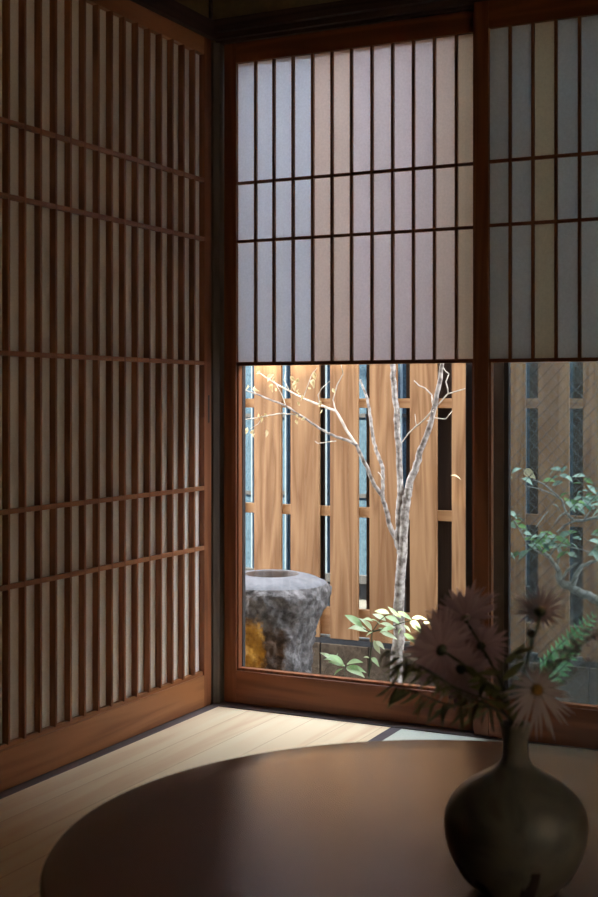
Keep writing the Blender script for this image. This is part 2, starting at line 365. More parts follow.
# unseen papered window, added in the right wall to fill the room with light
W4 = SE('fill_window', (RX,-2.75,wz0), 'unseen papered window added in the right wall as fill light', 'window')
for i in range(8): MB().box((RX+.03,wy0+(wy1-wy0)*i/7-.01,wz0),(RX+.05,wy0+(wy1-wy0)*i/7+.01,wz1)).build('lattice_bar', LAT, W4)
MB().box((RX+.052,wy0,wz0),(RX+.054,wy1,wz1)).build('paper_panel', PAP4, W4)

# ------------------------------------------------------------------ outer aluminium window with wired glass
W3 = SE('window_3', (.8,.12,0), 'outer bronze framed window with wired glass behind the right shoji', 'window')
YS = .115
l0, l1 = onY(465.5,450,YS).x, onY(478,450,YS).x
MB().box((l0,YS,-.02),(l0+.03,YS+.025,1.9)).build('sash_stile', METAL, W3, .001)
s0 = onY(493.5,450,YS-.03).x; s1 = onY(503.5,450,YS-.03).x; s2 = onY(508,450,YS-.03).x
MB().box((l0+.03,YS+.005,-.02),(s0,YS+.02,1.9)).build('sash_stile', METAL, W3)
MB().box((s0,YS-.03,-.02),(s1,YS-.006,1.9)).build('sash_stile', METALB, W3, .001)
MB().box((s1,YS-.026,-.02),(s2,YS-.006,1.9)).build('sash_stile', METAL, W3)
MB().box((1.50,YS-.03,-.02),(1.55,YS+.02,1.9)).build('sash_stile', METAL, W3)
MB().box((s2,YS-.03,-.02),(1.50,YS-.006,.05)).build('bottom_rail', METAL, W3)
MB().box((-.02,YS-.03,1.86),(1.55,YS+.03,1.92)).build('head_frame', METAL, W3)
j0 = onY(242.8,450,.10).x; j1 = onY(245.4,450,.10).x
MB().box((-.02,.05,-.03),(j0,.10,1.9)).build('jamb', METALB, W3)
MB().box((j0-.01,.085,-.03),(j1,.10,1.9)).build('jamb', METAL, W3)
MB().box((-.02,.10,-.06),(1.55,.16,-.015)).build('sill', METAL, W3)
gp = MB().box((s2-.002,YS-.020,.045),(1.502,YS-.014,1.87)).build('wired_pane', WIRED, W3)
wm = MB(); st = .0215; X0, X1, Z0, Z1 = s2, 1.50, .05, 1.86
def clipline(k, sgn):
    # z = sgn*(x) + k clipped to the pane
    pts = []
    for x in (X0, X1):
        z = sgn*x*1.05 + k
        if Z0 <= z <= Z1: pts.append((x,z))
    for z in (Z0, Z1):
        x = (z-k)/(sgn*1.05)
        if X0 < x < X1: pts.append((x,z))
    return pts[:2] if len(pts) >= 2 else None
for sgn in (1,-1):
    k = -2.0
    while k < 4.0:
        q = clipline(k, sgn)
        if q: wm.tube([(q[0][0],YS-.017,q[0][1]),(q[1][0],YS-.017,q[1][1])], .0011 if sgn > 0 else .0007, 4)
        k += st*1.45
wo = wm.build('wire_mesh', WIRE, gp); wo['kind'] = 'stuff'

# ------------------------------------------------------------------ garden setting
S('wall_exterior', MB().box((-1.5,-.03,-.5),(-.10,.10,2.4)).box((-.10,.0,-.5),(RX,.16,-.06)), EXT, 'plastered outer wall of the house beside the window', 'wall')
S('ground', MB().box((-4.5,.16,-.5),(5,3.4,-.35)), GROUND, 'dark gravel and soil of the narrow garden', 'ground')
NW = SE('wall_neighbour', (0,2.0,0), 'blue grey stippled wall of the next house seen through the fence gaps', 'wall')
NY = 1.75
MB().box((-4.5,NY,onY(350,574,NY).z),(5,NY+.15,2.3)).build('stucco_face', BLUEW, NW)
MB().box((-4.5,NY-.03,onY(350,582,NY).z),(5,NY+.15,onY(350,574,NY).z)).build('ledge', SLOT, NW)
MB().box((-4.5,NY+.01,-.5),(5,NY+.15,onY(350,582,NY).z)).build('base_course', CONC, NW)
for px in (253,286.7,327.3,402,526):
    x = onY(px,450,NY).x; MB().box((x-.003,NY-.012,-.02),(x+.003,NY+.01,2.3)).build('glint_strip', PALEGL, NW)  # pale strips painted as bright reflections along the wall
for pa,pb_,(ya,yb_) in ((244,253,(413.5,417.5)),(279,287.5,(413.5,417.5)),(318,327,(413.5,417.5)),(356,366,(413.5,417.5)),(396,408,(413.5,417.5)),(244,253,(490.5,494.5)),(279,287.5,(490.5,495)),(325.5,328,(492,496)),(356,366.5,(493.5,498))):
    A = onY(pa,ya,NY); Bq = onY(pb_,yb_,NY)
    MB().box((A.x,NY-.006,A.z),(Bq.x,NY+.01,Bq.z)).build('vent_slot', SLOT, NW)
PL = SE('wall_plinth', (0,1.2,-.35), 'low brown stone plinth under the cedar fence', 'plinth')
DF = 1.2
zt = onY(350,645.5,DF).z; zb = onY(350,640,DF).z
xj = [-4.5] + [onY(px,660,DF-.01).x + d for px,d in ((319.6,-.9),(319.6,-.6),(319.6,-.3),(319.6,0),(368,0),(419,0))]
xj += [xj[-1]+.2*k for k in range(1,8)] + [5]
for i in range(len(xj)-1):
    MB().box((xj[i]+.0025,DF-.006,-.5),(xj[i+1]-.0025,DF+.10,zt)).build('stone_block', PLINTH, PL, .003)
MB().box((-4.5,DF,-.5),(5,DF+.095,zt-.004)).build('mortar', SLOT, PL)
MB().box((-4.5,DF+.002,zt),(5,DF+.020,zb)).build('shadow_strip', SLOT, PL)  # dark strip standing in for the shadow under the boards
MB().box((-4.5,DF+.020,zt),(5,DF+.10,zb+.002)).build('coping', COPE, PL)

FE = thing('board_fence', (0,DF,zb), 'pale cedar board fence with narrow gaps across the garden', 'fence')
boards = [(-1.633,-1.52),(-1.475,-1.365),(-1.32,-1.208),(-1.164,-1.05),(-1.004,-.892),(-.848,-.736),(-.689,-.575),(-.532,-.418),(-.379,-.262),(-.218,-.107),(-.062,.044),(.093,.194),(.249,.355),(.405,.511),(.556,.662),(.709,.815),(.862,.968),(1.015,1.121),(1.168,1.274),(1.321,1.427),(1.474,1.58)]
TOP = 1.78
for a,b in boards: MB().box((a,DF,zb),(b,DF+.012,TOP)).build('board', FENCE, FE, .001)
def zz(p, q, Y=DF+.016): return onY(*p, Y).z, onY(*q, Y).z
rails = [zz((250,398.5),(250,407.5)), zz((250,503),(250,512.5)), zz((350,609),(350,636)), (1.42,1.457)]
for i,(zu,zl) in enumerate(rails): MB().box((-1.7,DF+.012,min(zu,zl)),(1.62,DF+.042,max(zu,zl))).build('rail', FENCEX, FE, .001)
RY_ = DF+.045
for a,b in ((290.2,304),(306,323.8),(366.4,385),(406.2,428),(436,462),(462,478),(484,500),(529.6,556),(573.3,594),(612,634)):
    xa, xb = onY(a,450,RY_).x, onY(b,450,RY_).x
    MB().box((xa,RY_,zb+.03),(xb,RY_+.014,TOP-.02)).build('rear_board', REAR, FE)
MB().box((-1.7,DF-.004,TOP),(1.62,DF+.07,TOP+.025)).build('cap_rail', FENCEX, FE, .002)

# unseen slabs added over house and garden, slotted to shape the sun patches
ro = MB()
def slab(poly):
    a = sum(poly[k][0]*poly[(k+1)%len(poly)][1]-poly[(k+1)%len(poly)][0]*poly[k][1] for k in range(len(poly)))
    ro.prism(poly if a > 0 else poly[::-1], 2.42, 2.5)
ln = lambda x: .368+.163*(x+2.38)
slab([(-2.05,-.05),(RX+.2,-.05),(RX+.2,.40),(-1.9,.40),(-1.9,ln(-1.9)),(-2.05,ln(-2.05))])
slab([(-2.76,-.05),(-2.05,-.05),(-2.05,.13),(-2.76,.13)])
slab([(-6,.13),(-2.05,.13),(-2.05,ln(-2.05)),(-3.9,ln(-3.9)),(-6,.13)][:4])
slab([(-6,-.40),(-2.90,-.40),(-2.90,.13),(-6,.13)])
slab([(-2.90,-.40),(-.1,-.40),(-.1,-.05),(-2.90,-.05)])
slab([(-6,-3),(-.1,-3),(-.1,-.62),(-6,-.62)])
slab([(-6,-.62),(-3.56,-.62),(-3.56,-.40),(-6,-.40)])
slab([(-3.15,-.62),(-.1,-.62),(-.1,-.40),(-3.15,-.40)])
S('shade_slab', ro, SLABM, 'unseen dark slabs added above the window and garden to shape the sunlight', 'shade_slab')

# ------------------------------------------------------------------ stone water basin
BA = thing('stone_basin', (SX,SY,-.35), 'rough natural stone water basin with round hollow, ochre patch on its left', 'basin')
prof = [(.155,-.38),(.150,-.20),(.143,-.07),(.146,-.01),(.152,.045),(.168,.088),(.178,.12),(.192,.15),(.198,.186),(.196,.205),(.190,.226)]
def chip(w, z):
    # broken-stone displacement at angle w, height z; dies out on the dressed top
    u = min(1, max(0,(.246 - z)/.055)); fade = .06 + .94*u*u*(3-2*u)
    p = V((math.cos(w)*.2, math.sin(w)*.2, z)); q = p*8 + V((4.1,1.3,.7))
    cell = noise.voronoi(V((p.x*17,p.y*17,z*13)))[0]
    cell2 = noise.voronoi(V((p.x*38,p.y*38,z*30)))[0]
    d = .020*noise.noise(q) + .026*(cell[0]-.45) + .011*(cell2[0]-.4) + .006*noise.noise(q*7) + .012*(.5-abs(noise.noise(q*2.2)))
    return d*fade
def ell(w): return 1 + .05*math.cos(2*w+.6)
def rows_to(mb, rows, seg, c0, hx=0, hy=0):
    vs = []
    for r,z,t in rows:
        for k in range(seg):
            w = 2*math.pi*k/seg; d = V((math.cos(w), math.sin(w), 0)); dd = chip(w,z)*(1-t)
            vs.append(V((SX+hx*t,SY+hy*t,z)) + d*(r*(ell(w)*(1-t)+t) + dd) + V((0,0,dd*.45*(1-t) + .003*noise.noise(d*3)*(t<.5))))
    n = len(rows)
    mb.add(vs, [(i*seg+k, i*seg+(k+1)%seg, (i+1)*seg+(k+1)%seg, (i+1)*seg+k) for i in range(n-1) for k in range(seg)], True); return mb
rws = []
for i in range(len(prof)-1):
    for q in range(14):
        u = q/14; rws.append((prof[i][0]*(1-u)+prof[i+1][0]*u, prof[i][1]*(1-u)+prof[i+1][1]*u, 0))
rws.append((*prof[-1],0))
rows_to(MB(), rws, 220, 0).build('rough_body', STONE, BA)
prr = [(.190,.226,0),(.184,.233,0),(.173,.2395,0),(.158,.244,.1),(.130,.249,.4),(.105,.252,.8),(.090,.2505,1)]
rows_to(MB(), prr, 220, 0, 0, .035).build('dressed_rim', STONERIM, BA)
prr = [(.090,.2505,1),(.084,.245,1),(.078,.20,1),(.060,.17,1),(.03,.16,1),(.001,.158,1)]
rows_to(MB(), prr, 96, 0, 0, .035).build('hollow', plain('brown_hollow', (.11,.08,.065), .5, (.06,.045,.04), 30), BA)  # hollow coloured browner and darker than the rim

# ------------------------------------------------------------------ garden tree
TY = .95
def T(px, py, Y=TY): return onY(px, py, Y)
TR = thing('garden_tree', T(397,700)-V((0,0,.2)), 'slender pale barked tree with bare forked branches and dry curled leaves', 'tree')
def limb(name, px, r, mat_=None, Y=None, parent=TR, jit=.06, seg=8):
    Y = Y or [TY]*len(px)
    mat_ = mat_ or (TWIG if max(r) < 2.0/290 else BARK)
    pts = [T(p[0],p[1],y) for p,y in zip(px,Y)]
    # densify with slight wander
    P=[]; Rr=[]
    for i in range(len(pts)-1):
        for s in range(4):
            u=s/4; q=pts[i].lerp(pts[i+1],u); rr=r[i]*(1-u)+r[i+1]*u
            if s: q += V((random.uniform(-1,1),random.uniform(-1,1),random.uniform(-1,1)))*rr*.28
            P.append(q); Rr.append(rr)
    P.append(pts[-1]); Rr.append(r[-1])
    return MB().tube(P,Rr,seg,jit).build(name,mat_,parent)
k = 1/290.0
limb('trunk', [(397,780),(396.5,700),(398.5,612),(403,548),(406.5,500),(408.8,488)], [6.6*k,6.2*k,5.6*k,4.6*k,4.3*k,4.2*k])
limb('branch', [(406,500),(409,487),(416.4,464),(423,445),(429.5,427),(435,405.7),(439.3,384),(443,360),(446,330)], [3.9*k,3.8*k,3.4*k,3.0*k,2.7*k,2.5*k,2.2*k,1.9*k,1.4*k], Y=[1.0,1.0,1.0,.99,.98,.97,.96,.95,.95])
limb('branch', [(403,552),(398.5,543),(399,523),(399.6,502),(399.8,475),(398.6,447),(397.3,425),(395.6,403),(393.6,381),(392.6,360),(392,320)], [3.4*k,3.5*k,3.4*k,3.3*k,3.1*k,3.0*k,3.1*k,2.9*k,2.8*k,2.7*k,2.2*k])
limb('branch', [(401,556),(397,542),(391.4,530),(387,512.6),(382.7,496),(375,486),(364,462),(356.6,444.8),(347,440),(336,437),(319.6,428.6),(303,417),(286,406),(269.4,399.3),(256,394),(244.4,390)], [2.9*k,2.8*k,2.6*k,2.4*k,2.3*k,2.1*k,2.0*k,1.8*k,1.5*k,1.35*k,1.25*k,1.15*k,1.0*k,.95*k,.8*k,.5*k], Y=[1,1,1,.99,.98,.97,.95,.93,.93,.92,.91,.9,.9,.89,.88,.88])
limb('branch', [(356.6,444.8),(349,434),(340,417.6),(336,411),(319.6,405),(303,398.5),(289.5,391),(278,385),(267.8,378.4),(257.7,371.7)], [1.5*k,1.4*k,1.3*k,1.2*k,1.2*k,1.0*k,.9*k,.8*k,.65*k,.45*k], Y=[.93,.94,.95,.96,.97,.98,.98,.98,.98,.98])
limb('branch', [(382.7,495),(383,478),(382.5,467),(378.4,455.7),(374,442.6),(370.8,418.7),(367.5,399),(360,379.6)], [1.9*k,1.9*k,2.0*k,1.9*k,1.8*k,1.6*k,1.4*k,.9*k], Y=[.98,.99,1,1.02,1.03,1.04,1.05,1.06])
tw = [([(303,417),(294.5,414.3),(279.5,413.5),(266,416),(255,418),(244,419.5)],.85),
 ([(433.8,410),(432.5,403),(431.7,394.8),(425,388),(419.7,386),(414,380.7)],.9),
 ([(432.5,412),(436,407),(440,402.4),(448,393.7),(456,391.5),(465,388.5)],.95),
 ([(448,393.7),(447.5,388),(445.8,381.7),(449,374),(445.5,371),(442.5,366)],.75),
 ([(434,409),(424,419.8),(416.4,426),(408,434),(401,443.7)],.85),
 ([(427,421),(435,418),(445.8,419),(449,415),(452.3,411)],.65),
 ([(416.4,426),(415.5,420),(415,414)],.5),
 ([(336,441),(327,442),(318,443.5),(315,441)],.6),
 ([(289.5,391),(284,380),(286,371)],.45),
 ([(319.6,405),(318,395),(322,388),(330,381)],.55),
 ([(336,411),(333,400),(337,385),(343,374),(341,364)],.7),
 ([(303,398.5),(308,385),(312,374),(317,368)],.5),
 ([(286,406),(281,393),(276,384)],.45),
 ([(256,394),(252,388),(247,385)],.4),
 ([(263,416.5),(258,424),(250,429)],.4),
 ([(383,480),(380,474),(378,472)],.6)]
for q,rr in tw:
    y = .90 if q[0][0] < 345 else .97
    limb('twig', q, [rr*k*(1-.45*i/(len(q)-1)) for i in range(len(q))], Y=[y+random.uniform(-.01,.02) for _ in q], seg=6)
# dry curled leaves
cen = [(135,75,3.5),(205,108,7),(228,118,5),(215,165,7),(240,178,4),(122,172,6),(70,165,4),(338,112,6),(360,128,7),(352,160,6),(378,190,6),(395,222,5),(470,95,6),(462,140,6),(440,170,4),(503,262,5),(510,312,4),(132,338,5),(155,352,6),(180,332,4),(62,425,6),(100,432,6),(112,455,4),(185,438,6),(376,338,5),(362,372,5),(402,352,4),(585,185,5),(375,262,4)]
for cx,cy,s in cen:
    p = T(236+cx/5.98, 360+cy/5.98, .90)
    d = V((random.uniform(-.7,.7), random.uniform(-.4,.4), -random.uniform(.5,1.2))).normalized()
    L = s*.0042*random.uniform(.9,1.2)
    mb = MB().blade(p - d*L*.5, p + d*L*.5, L*.55, V((random.uniform(-1,1),-1,random.uniform(-.5,1))), curl=random.uniform(.3,.7)*random.choice((1,-1)), fold=.7, n=7)
    mb.build('leaf', LEAFD, TR)
lf = MB().blade(T(450,476,.97), T(461,478,.97), .012, V((0,-.3,1)), .3).build('leaf', LEAFD, TR)

# ------------------------------------------------------------------ low shrubs at the foot of the tree
def shrub(name, base, label, leaves, stems, org, sc, Y, m=SHRUB, w=.30, sm=STEMG):
    r = thing(name, base, label, 'shrub', 'low shrubs below the window' )
    for q in stems:
        MB().tube([onY(org[0]+x/sc, org[1]+y/sc, Y) for x,y in q], [.0028-.0016*i/(len(q)-1) for i in range(len(q))], 6).build('stem', sm, r)
    for (a,b),(c_,d) in leaves:
        yb = Y + random.uniform(-.03,.01); yt = yb + random.uniform(-.05,.02)
        P = onY(org[0]+a/sc, org[1]+b/sc, yb); Q = onY(org[0]+c_/sc, org[1]+d/sc, yt)
        MB().blade(P, Q, (Q-P).length*w*random.uniform(.9,1.25), V((random.uniform(-.3,.3),-.75,.9)), curl=random.uniform(.1,.3), fold=.22, n=7).build('leaf', m, r)
    return r
Lv = [((195,165),(86,80)),((250,182),(180,105)),((225,190),(103,158)),((300,150),(235,110)),((355,82),(262,62)),((405,100),(348,38)),((405,70),(492,118)),((335,125),(252,78)),((330,100),(425,140)),((300,140),(395,165)),((305,195),(402,232)),((440,200),(522,262)),((262,240),(300,325)),((275,245),(325,292)),((480,128),(545,172)),((490,108),(580,112)),((545,150),(600,132)),((490,148),(552,192)),((440,150),(485,192)),((250,345),(292,392)),((235,348),(195,340)),((380,170),(300,185)),((420,110),(380,70)),((255,190),(215,215)),((345,190),(290,165)),((255,130),(200,110)),((430,170),(405,215))]
base = onY(369,668,.80)
shrub('garden_shrub', (base.x,base.y,-.35), 'low leafy shrub with long glossy leaves in front of the tree trunk', Lv,
      [[(225,700),(235,420),(245,300),(252,190),(300,120),(360,70)],[(252,190),(330,170),(420,140),(490,120)],[(235,420),(255,360)],[(252,200),(200,170)],[(225,900),(225,700)]], (330,600), 5.98, .82)
Lv2 = [((85,395),(-15,320)),((70,380),(-30,345)),((90,395),(-10,365)),((100,385),(190,365)),((100,400),(200,452)),((75,410),(22,445)),((110,395),(215,430)),((40,360),(45,318)),((20,360),(-60,310))]
base = onY(343,680,.76)
shrub('garden_shrub', (base.x,base.y,-.35), 'small low shrub sprouting beside the stone basin', Lv2, [[(70,800),(82,520),(88,400)],[(88,400),(30,350),(-30,330)],[(88,400),(150,395)]], (330,600), 5.98, .76)
Lv3 = [((0,0),(-16,-4)),((2,0),(14,-6)),((-4,2),(-22,4)),((4,2),(22,2)),((0,-2),(4,-10)),((10,2),(30,-2))]
base = onY(463,690,.70)
shrub('garden_shrub', (base.x,base.y,-.35), 'bright green tuft just above the sill under the dark asters', Lv3, [[(0,60),(0,20),(0,0)]], (462,686), 1.0, .70, FERN, .4)

# camellia behind the wired glass
CY = .72
CA = thing('camellia_shrub', onY(605,720,CY), 'glossy leaved evergreen shrub with a knotted grey branch behind wired glass', 'shrub')
def cl(q, r, name='branch'): limb(name, q, [x/290 for x in r], BARKD, [CY]*len(q), CA, .1, 8)
cl([(668,830),(655,720),(640,640),(620,615),(598,601),(585,594.5),(572,588),(561.5,583),(557,568),(549,556.5),(540,548)], [6,5.6,5,4.6,4,3.8,3.6,3.2,2.2,1.8,1.0], 'trunk')
cl([(572,587),(576,575),(582,566),(589,563),(600,560)], [2.6,2.3,1.8,1.4,.9])
cl([(561.5,583),(566,572),(572,566),(577,563)], [1.6,1.3,1.0,.7])
cl([(610,512),(598,517),(583.6,520.5),(574,521),(564,525.5),(557,532)], [1.7,1.5,1.3,1.1,1.0,.7])
cl([(574,521),(566,512),(562,500),(553,492),(544,484),(533,479.5)], [1.2,1.1,1.0,.9,.8,.5])
cl([(562,500),(552,494),(540,489),(526,486)], [.9,.8,.6,.4])
cl([(566,512),(560,516),(554,524)], [.9,.8,.5]); cl([(547.5,512),(541,520),(536,527)], [.7,.6,.4])
cl([(584,520),(589,512),(595,505)], [.8,.6,.5]); cl([(514,520),(520,530),(526,542)], [.6,.6,.5])
cl([(549,556.5),(555,548),(562,546),(575,548),(590,552)], [1.0,.8,.7,.6,.4]); cl([(557,568),(560,556),(556,545)], [1.0,.8,.5])
cl([(526,542),(535,550),(546,556)], [.6,.7,.8])
spots = [(100,125),(60,185),(165,190),(320,140),(390,120),(390,160),(480,160),(540,190),(300,190),(350,205),(470,205),(400,275),(500,260),(345,350),(430,330),(470,300),(540,280),(500,330),(560,320),(590,240),(590,340),(75,395),(120,425),(75,460),(590,500),(150,485),(210,530),(250,560),(290,540),(330,530),(310,580),(350,580),(390,520),(430,510),(95,640),(140,640),(180,620),(230,600),(570,620),(590,640),(480,530),(460,600),
 (270,520),(300,510),(230,560),(280,590),(340,560),(200,590),(250,530),(320,600),(370,590),(520,300),(450,360),(520,350),(560,370),(480,340),(410,310),(595,300),(595,380),(560,240),(130,640),(60,640),(110,400),(580,560),(598,590),(415,420),(540,430),(570,300),(600,270),(455,330),(490,365),(430,345),(530,320),(250,580),(220,585),(180,545),(165,510),(205,555),(290,610),(345,600),(270,545),(310,535),(60,600),(590,660),(560,640),(600,610),(585,520),(410,590),(470,540),(365,545),(95,440),(130,470),(345,120),(420,175),(330,175),(400,560),(440,640),(380,640),(300,560),(265,575)]
for x,y in spots:
    yy = CY + random.uniform(-.06,.06); P = onY(500+x/6.1, 450+y/6.1, yy)
    an = random.uniform(-.8,.8) + (0 if random.random() < .5 else math.pi)
    d = V((math.cos(an), random.uniform(-.6,.5), math.sin(an)*1.1-.15)).normalized(); L = random.uniform(.028,.046)
    MB().blade(P-d*L*.5, P+d*L*.5, L*random.uniform(.42,.55), V((random.uniform(-.8,.8),random.uniform(-1.2,.1),1)), random.uniform(.05,.3), .25, 6, .9).build('leaf', CAMEL2 if random.random() < .33 else CAMEL, CA)
p = onY(529.5,473.5,CY-.02)
MB().blade(p+V((-.018,0,.012)), p+V((.018,0,-.014)), .026, V((0,-1,.4)), .2, .3, 7).build('sunlit_leaf', LEAFD, CA)['label'] = 'leaf coloured cream for the sun on it'  # sunlight on this one leaf is put into its cream colour

# fern behind the wired glass
FY = .6
FR = thing('garden_fern', onY(545,700,FY), 'bright green fern frond leaning right behind wired glass', 'fern')
A = onY(545,682,FY); Bq = onY(597,613,FY)
MB().tube([A + (Bq-A)*t + V((0,0,.012*math.sin(math.pi*t))) for t in [i/10 for i in range(11)]], [.0022*(1-.7*i/10) for i in range(11)], 6).build('stalk', FERN, FR)
dn = (Bq-A).normalized(); sd = V((-dn.z,0,dn.x))
for i in range(14):
    t = .06+.94*i/14; p = A + (Bq-A)*t + V((0,0,.012*math.sin(math.pi*t))); L = .052*(1-t)**.7+.008
    for s in (-1,1):
        q = p + (sd*s*.95 + dn*.55 + V((0,random.uniform(-.5,.2),0))).normalized()*L
        MB().blade(p, q, L*.34, V((0,-1,.5)), random.uniform(.1,.3), .2, 6, .8).build('frond_leaflet', FERN, FR)

# ------------------------------------------------------------------ tatami mat
TM = thing('tatami_mat', (.98,-.95,-.056), 'pale rush tatami mat with dark cloth border beside the floorboards', 'mat')
MB().box((.5580,-1.865,-.055),(1.42,-.0415,.0)).build('rush_surface', TATAMI, TM)
MB().box((.5285,-1.865,-.055),(.5580,-.0415,.0004)).build('cloth_border', HERI, TM)
MB().box((1.42,-1.865,-.055),(1.449,-.0415,.0004)).build('cloth_border', HERI, TM)

# ------------------------------------------------------------------ round low table
TC = V((1.3336,-1.7641,0)); TRAD = .4568; TH = .35
TB = thing('round_table', TC, 'low round table of dark brown lacquered wood holding the flower vase', 'table')
MB().lathe(TC, [(.001,TH),(.2,TH),(.40,TH),(TRAD-.006,TH),(TRAD-.002,TH-.001),(TRAD,TH-.004),(TRAD,TH-.020),(TRAD-.004,TH-.026),(TRAD-.02,TH-.028),(.001,TH-.028)], 128).build('tabletop', TABLE, TB)
MB().lathe(TC, [(.30,TH-.028),(.30,TH-.075),(.285,TH-.075),(.285,TH-.028)], 64).build('apron', TABLE, TB)
for i in range(4):
    w = math.pi/4 + i*math.pi/2; p = TC + V((math.cos(w),math.sin(w),0))*.29
    MB().tube([p+V((0,0,TH-.028)), p+V((0,0,.16)), p+V((math.cos(w)*.012,math.sin(w)*.012,.0022))], [.024,.02,.016], 16).build('leg', TABLE, TB)

# ------------------------------------------------------------------ vase
VD = 1.262
vb = at(515.5, 893, VD); VC = V((vb.x, vb.y, TH))
pp = [(897,24),(893,29),(888,38),(880,48.5),(870,57),(857,64.5),(840,70),(825,71.8),(813,71),(804,67.5),(795,61),(787,52),(779,41),(773,30),(767,19.5),(760,13.2),(752,12.2),(744,12.3),(735,13),(729,13.6),(725,15),(723,15.4)]
vz = lambda y: max(.0, .829 - (y-HY)/FPX*VD - TH)
pr_ = [(r/FPX*VD, vz(y)) for y,r in pp]; z0 = pr_[0][1]; zt_ = pr_[-1][1]
pr_ = [(r, (z-z0)*zt_/(zt_-z0)) for r,z in pr_]
VA = thing('flower_vase', VC, 'round bodied vase in mottled grey green glaze with narrow neck', 'vase')
foot = [(.001,.0005),(pr_[0][0],.0005),pr_[1],(pr_[2][0]+.0004,pr_[2][1]+.0005)]
inner = [(pr_[-1][0]-.002, zt_+.0006),(pr_[-1][0]-.0045, zt_-.001),(pr_[-3][0]-.004, pr_[-3][1]),(pr_[-6][0]-.004, pr_[-6][1]),(.02,pr_[-9][1]-.01),(.001,pr_[-9][1]-.03)]
MB().lathe(VC, pr_[1:]+inner, 64).build('body', VASE, VA, subsurf=1)
fm = MB(); sg = 48; vs = []
def along(t):
    k_ = min(int(t), len(pr_)-2); u_ = t-k_
    return pr_[k_][0]*(1-u_)+pr_[k_+1][0]*u_, pr_[k_][1]*(1-u_)+pr_[k_+1][1]*u_
for i in range(9):
    for kk in range(sg):
        w = 2*math.pi*kk/sg; q = V((math.cos(w),math.sin(w),.3))
        f = min(1, max(.12, .42 + .75*noise.noise(q*1.9) + .5*noise.noise(q*5.5)))
        if i == 0: r, z = .001, .0004
        elif i == 1: r, z = pr_[0][0], .0004
        else:
            r, z = along(.6 + 5.2*f*(i-2)/6); r += .0006 if i < 8 else .0001
        vs.append(VC+V((r*math.cos(w),r*math.sin(w),z)))
fm.add(vs,[(i*sg+k2,i*sg+(k2+1)%sg,(i+1)*sg+(k2+1)%sg,(i+1)*sg+k2) for i in range(8) for k2 in range(sg)],True)
fm.build('foot', VASEF, VA)['label'] = 'scorched dark unglazed foot'
MOUTH = VC + V((0,0,zt_))

# ------------------------------------------------------------------ flowers in the vase
def stem_path(end, bend=.25, off=None):
    off = off or V((random.uniform(-.004,.004),random.uniform(-.004,.004),0))
    s0 = MOUTH + off + V((0,0,-.05)); s1 = MOUTH + off
    mid = s1.lerp(end,.5) + V((0,0,bend*(end-s1).length*.5))
    return [s0,s1,s1.lerp(mid,.5)+V((0,0,.004)),mid,mid.lerp(end,.55),end]
def aster(name, px, py, dep, R_, face, label, petm, discm, n=34, cup=.15, droop=.0, rd=.18, wpet=.13, bend=.2, spread=(0,360), jitL=.15, group=None, stem=True):
    c_ = at(px,py,dep); face = V(face).normalized()
    r = thing(name, c_, label, 'flower', 'asters in the vase')
    if stem: MB().tube(stem_path(c_ - face*.006, bend), [.0014,.0014,.0013,.0012,.0012,.0014], 6).build('stem', STEMG, r)
    a = face.orthogonal().normalized(); b = face.cross(a)
    dm = MB(); rr = R_*rd; vs=[]; sg=16
    for i,(q,h) in enumerate(((1,-.35),(1.05,0),(.9,.35),(.55,.55),(.02,.62))):
        for kk in range(sg):
            w = 2*math.pi*kk/sg; vs.append(c_+(a*math.cos(w)+b*math.sin(w))*rr*q+face*rr*h)
    dm.add(vs,[(i*sg+k2,i*sg+(k2+1)%sg,(i+1)*sg+(k2+1)%sg,(i+1)*sg+k2) for i in range(4) for k2 in range(sg)],True)
    dm.build('disc', discm, r)
    cm = MB(); cm.lathe((0,0,0),[(.001,-.9),(.55,-.75),(.95,-.3),(1.0,.0)],12)
    qn = V((0,0,1)).rotation_difference(face)
    cm.v = [tuple(c_+qn@(V(v)*rr)) for v in cm.v]; cm.build('calyx', STEMG, r)
    for i in range(n):
        w = 2*math.pi*(i+random.uniform(-.3,.3))/n
        d = a*math.cos(w)+b*math.sin(w); L = R_*random.uniform(1-jitL,1+jitL*.5)
        tip = c_ + (d + face*(cup+random.uniform(-.12,.12))).normalized()*L + V((0,0,-droop*L*random.uniform(.7,1.2)))
        MB().blade(c_+d*rr*.85, tip, L*wpet*random.uniform(.8,1.2), face, random.uniform(-.1,.15), .3, 5, .75).build('petal', petm, r)
    return r
m_ = 1.27/FPX
toc = -FW
aster('aster_flower', 537,690,1.235, 37*m_, toc*1+V((.1,0,.40)), 'white aster with yellow centre facing forward just above the vase mouth', PETALW, DISCY, 32, .05, .32, .16, .095)
aster('aster_flower', 540,611,1.27, 31*m_, FW*.8+V((.1,0,.55)), 'small aster on a tall upright stem against the wired glass', PETALM, DISCD, 34, .22, .0, .20, .085, bend=.05)
aster('aster_flower', 441,650,1.28, 46*m_, FW*.75-RT*.55+V((0,0,.15)), 'largest mauve aster, foremost and leftmost of the dark cluster', PETALM, DISCD, 58, .15, .05, .13, .14)
aster('aster_flower', 465,618,1.33, 43*m_, FW*.7-RT*.25+V((0,0,.55)), 'mauve aster at the top of the dark cluster', PETALM, DISCD, 54, .25, .0, .13, .14)
aster('aster_flower', 461,669,1.31, 38*m_, FW*.8-RT*.2-V((0,0,.35)), 'mauve aster lowest in the dark cluster above the sill', PETALM, DISCD, 48, .15, .1, .14, .14)
aster('aster_flower', 481,646,1.36, 33*m_, FW*.8+RT*.2+V((0,0,.2)), 'mauve aster at the right of the dark cluster before the window post', PETALM, DISCD, 46, .25, .1, .15, .14)
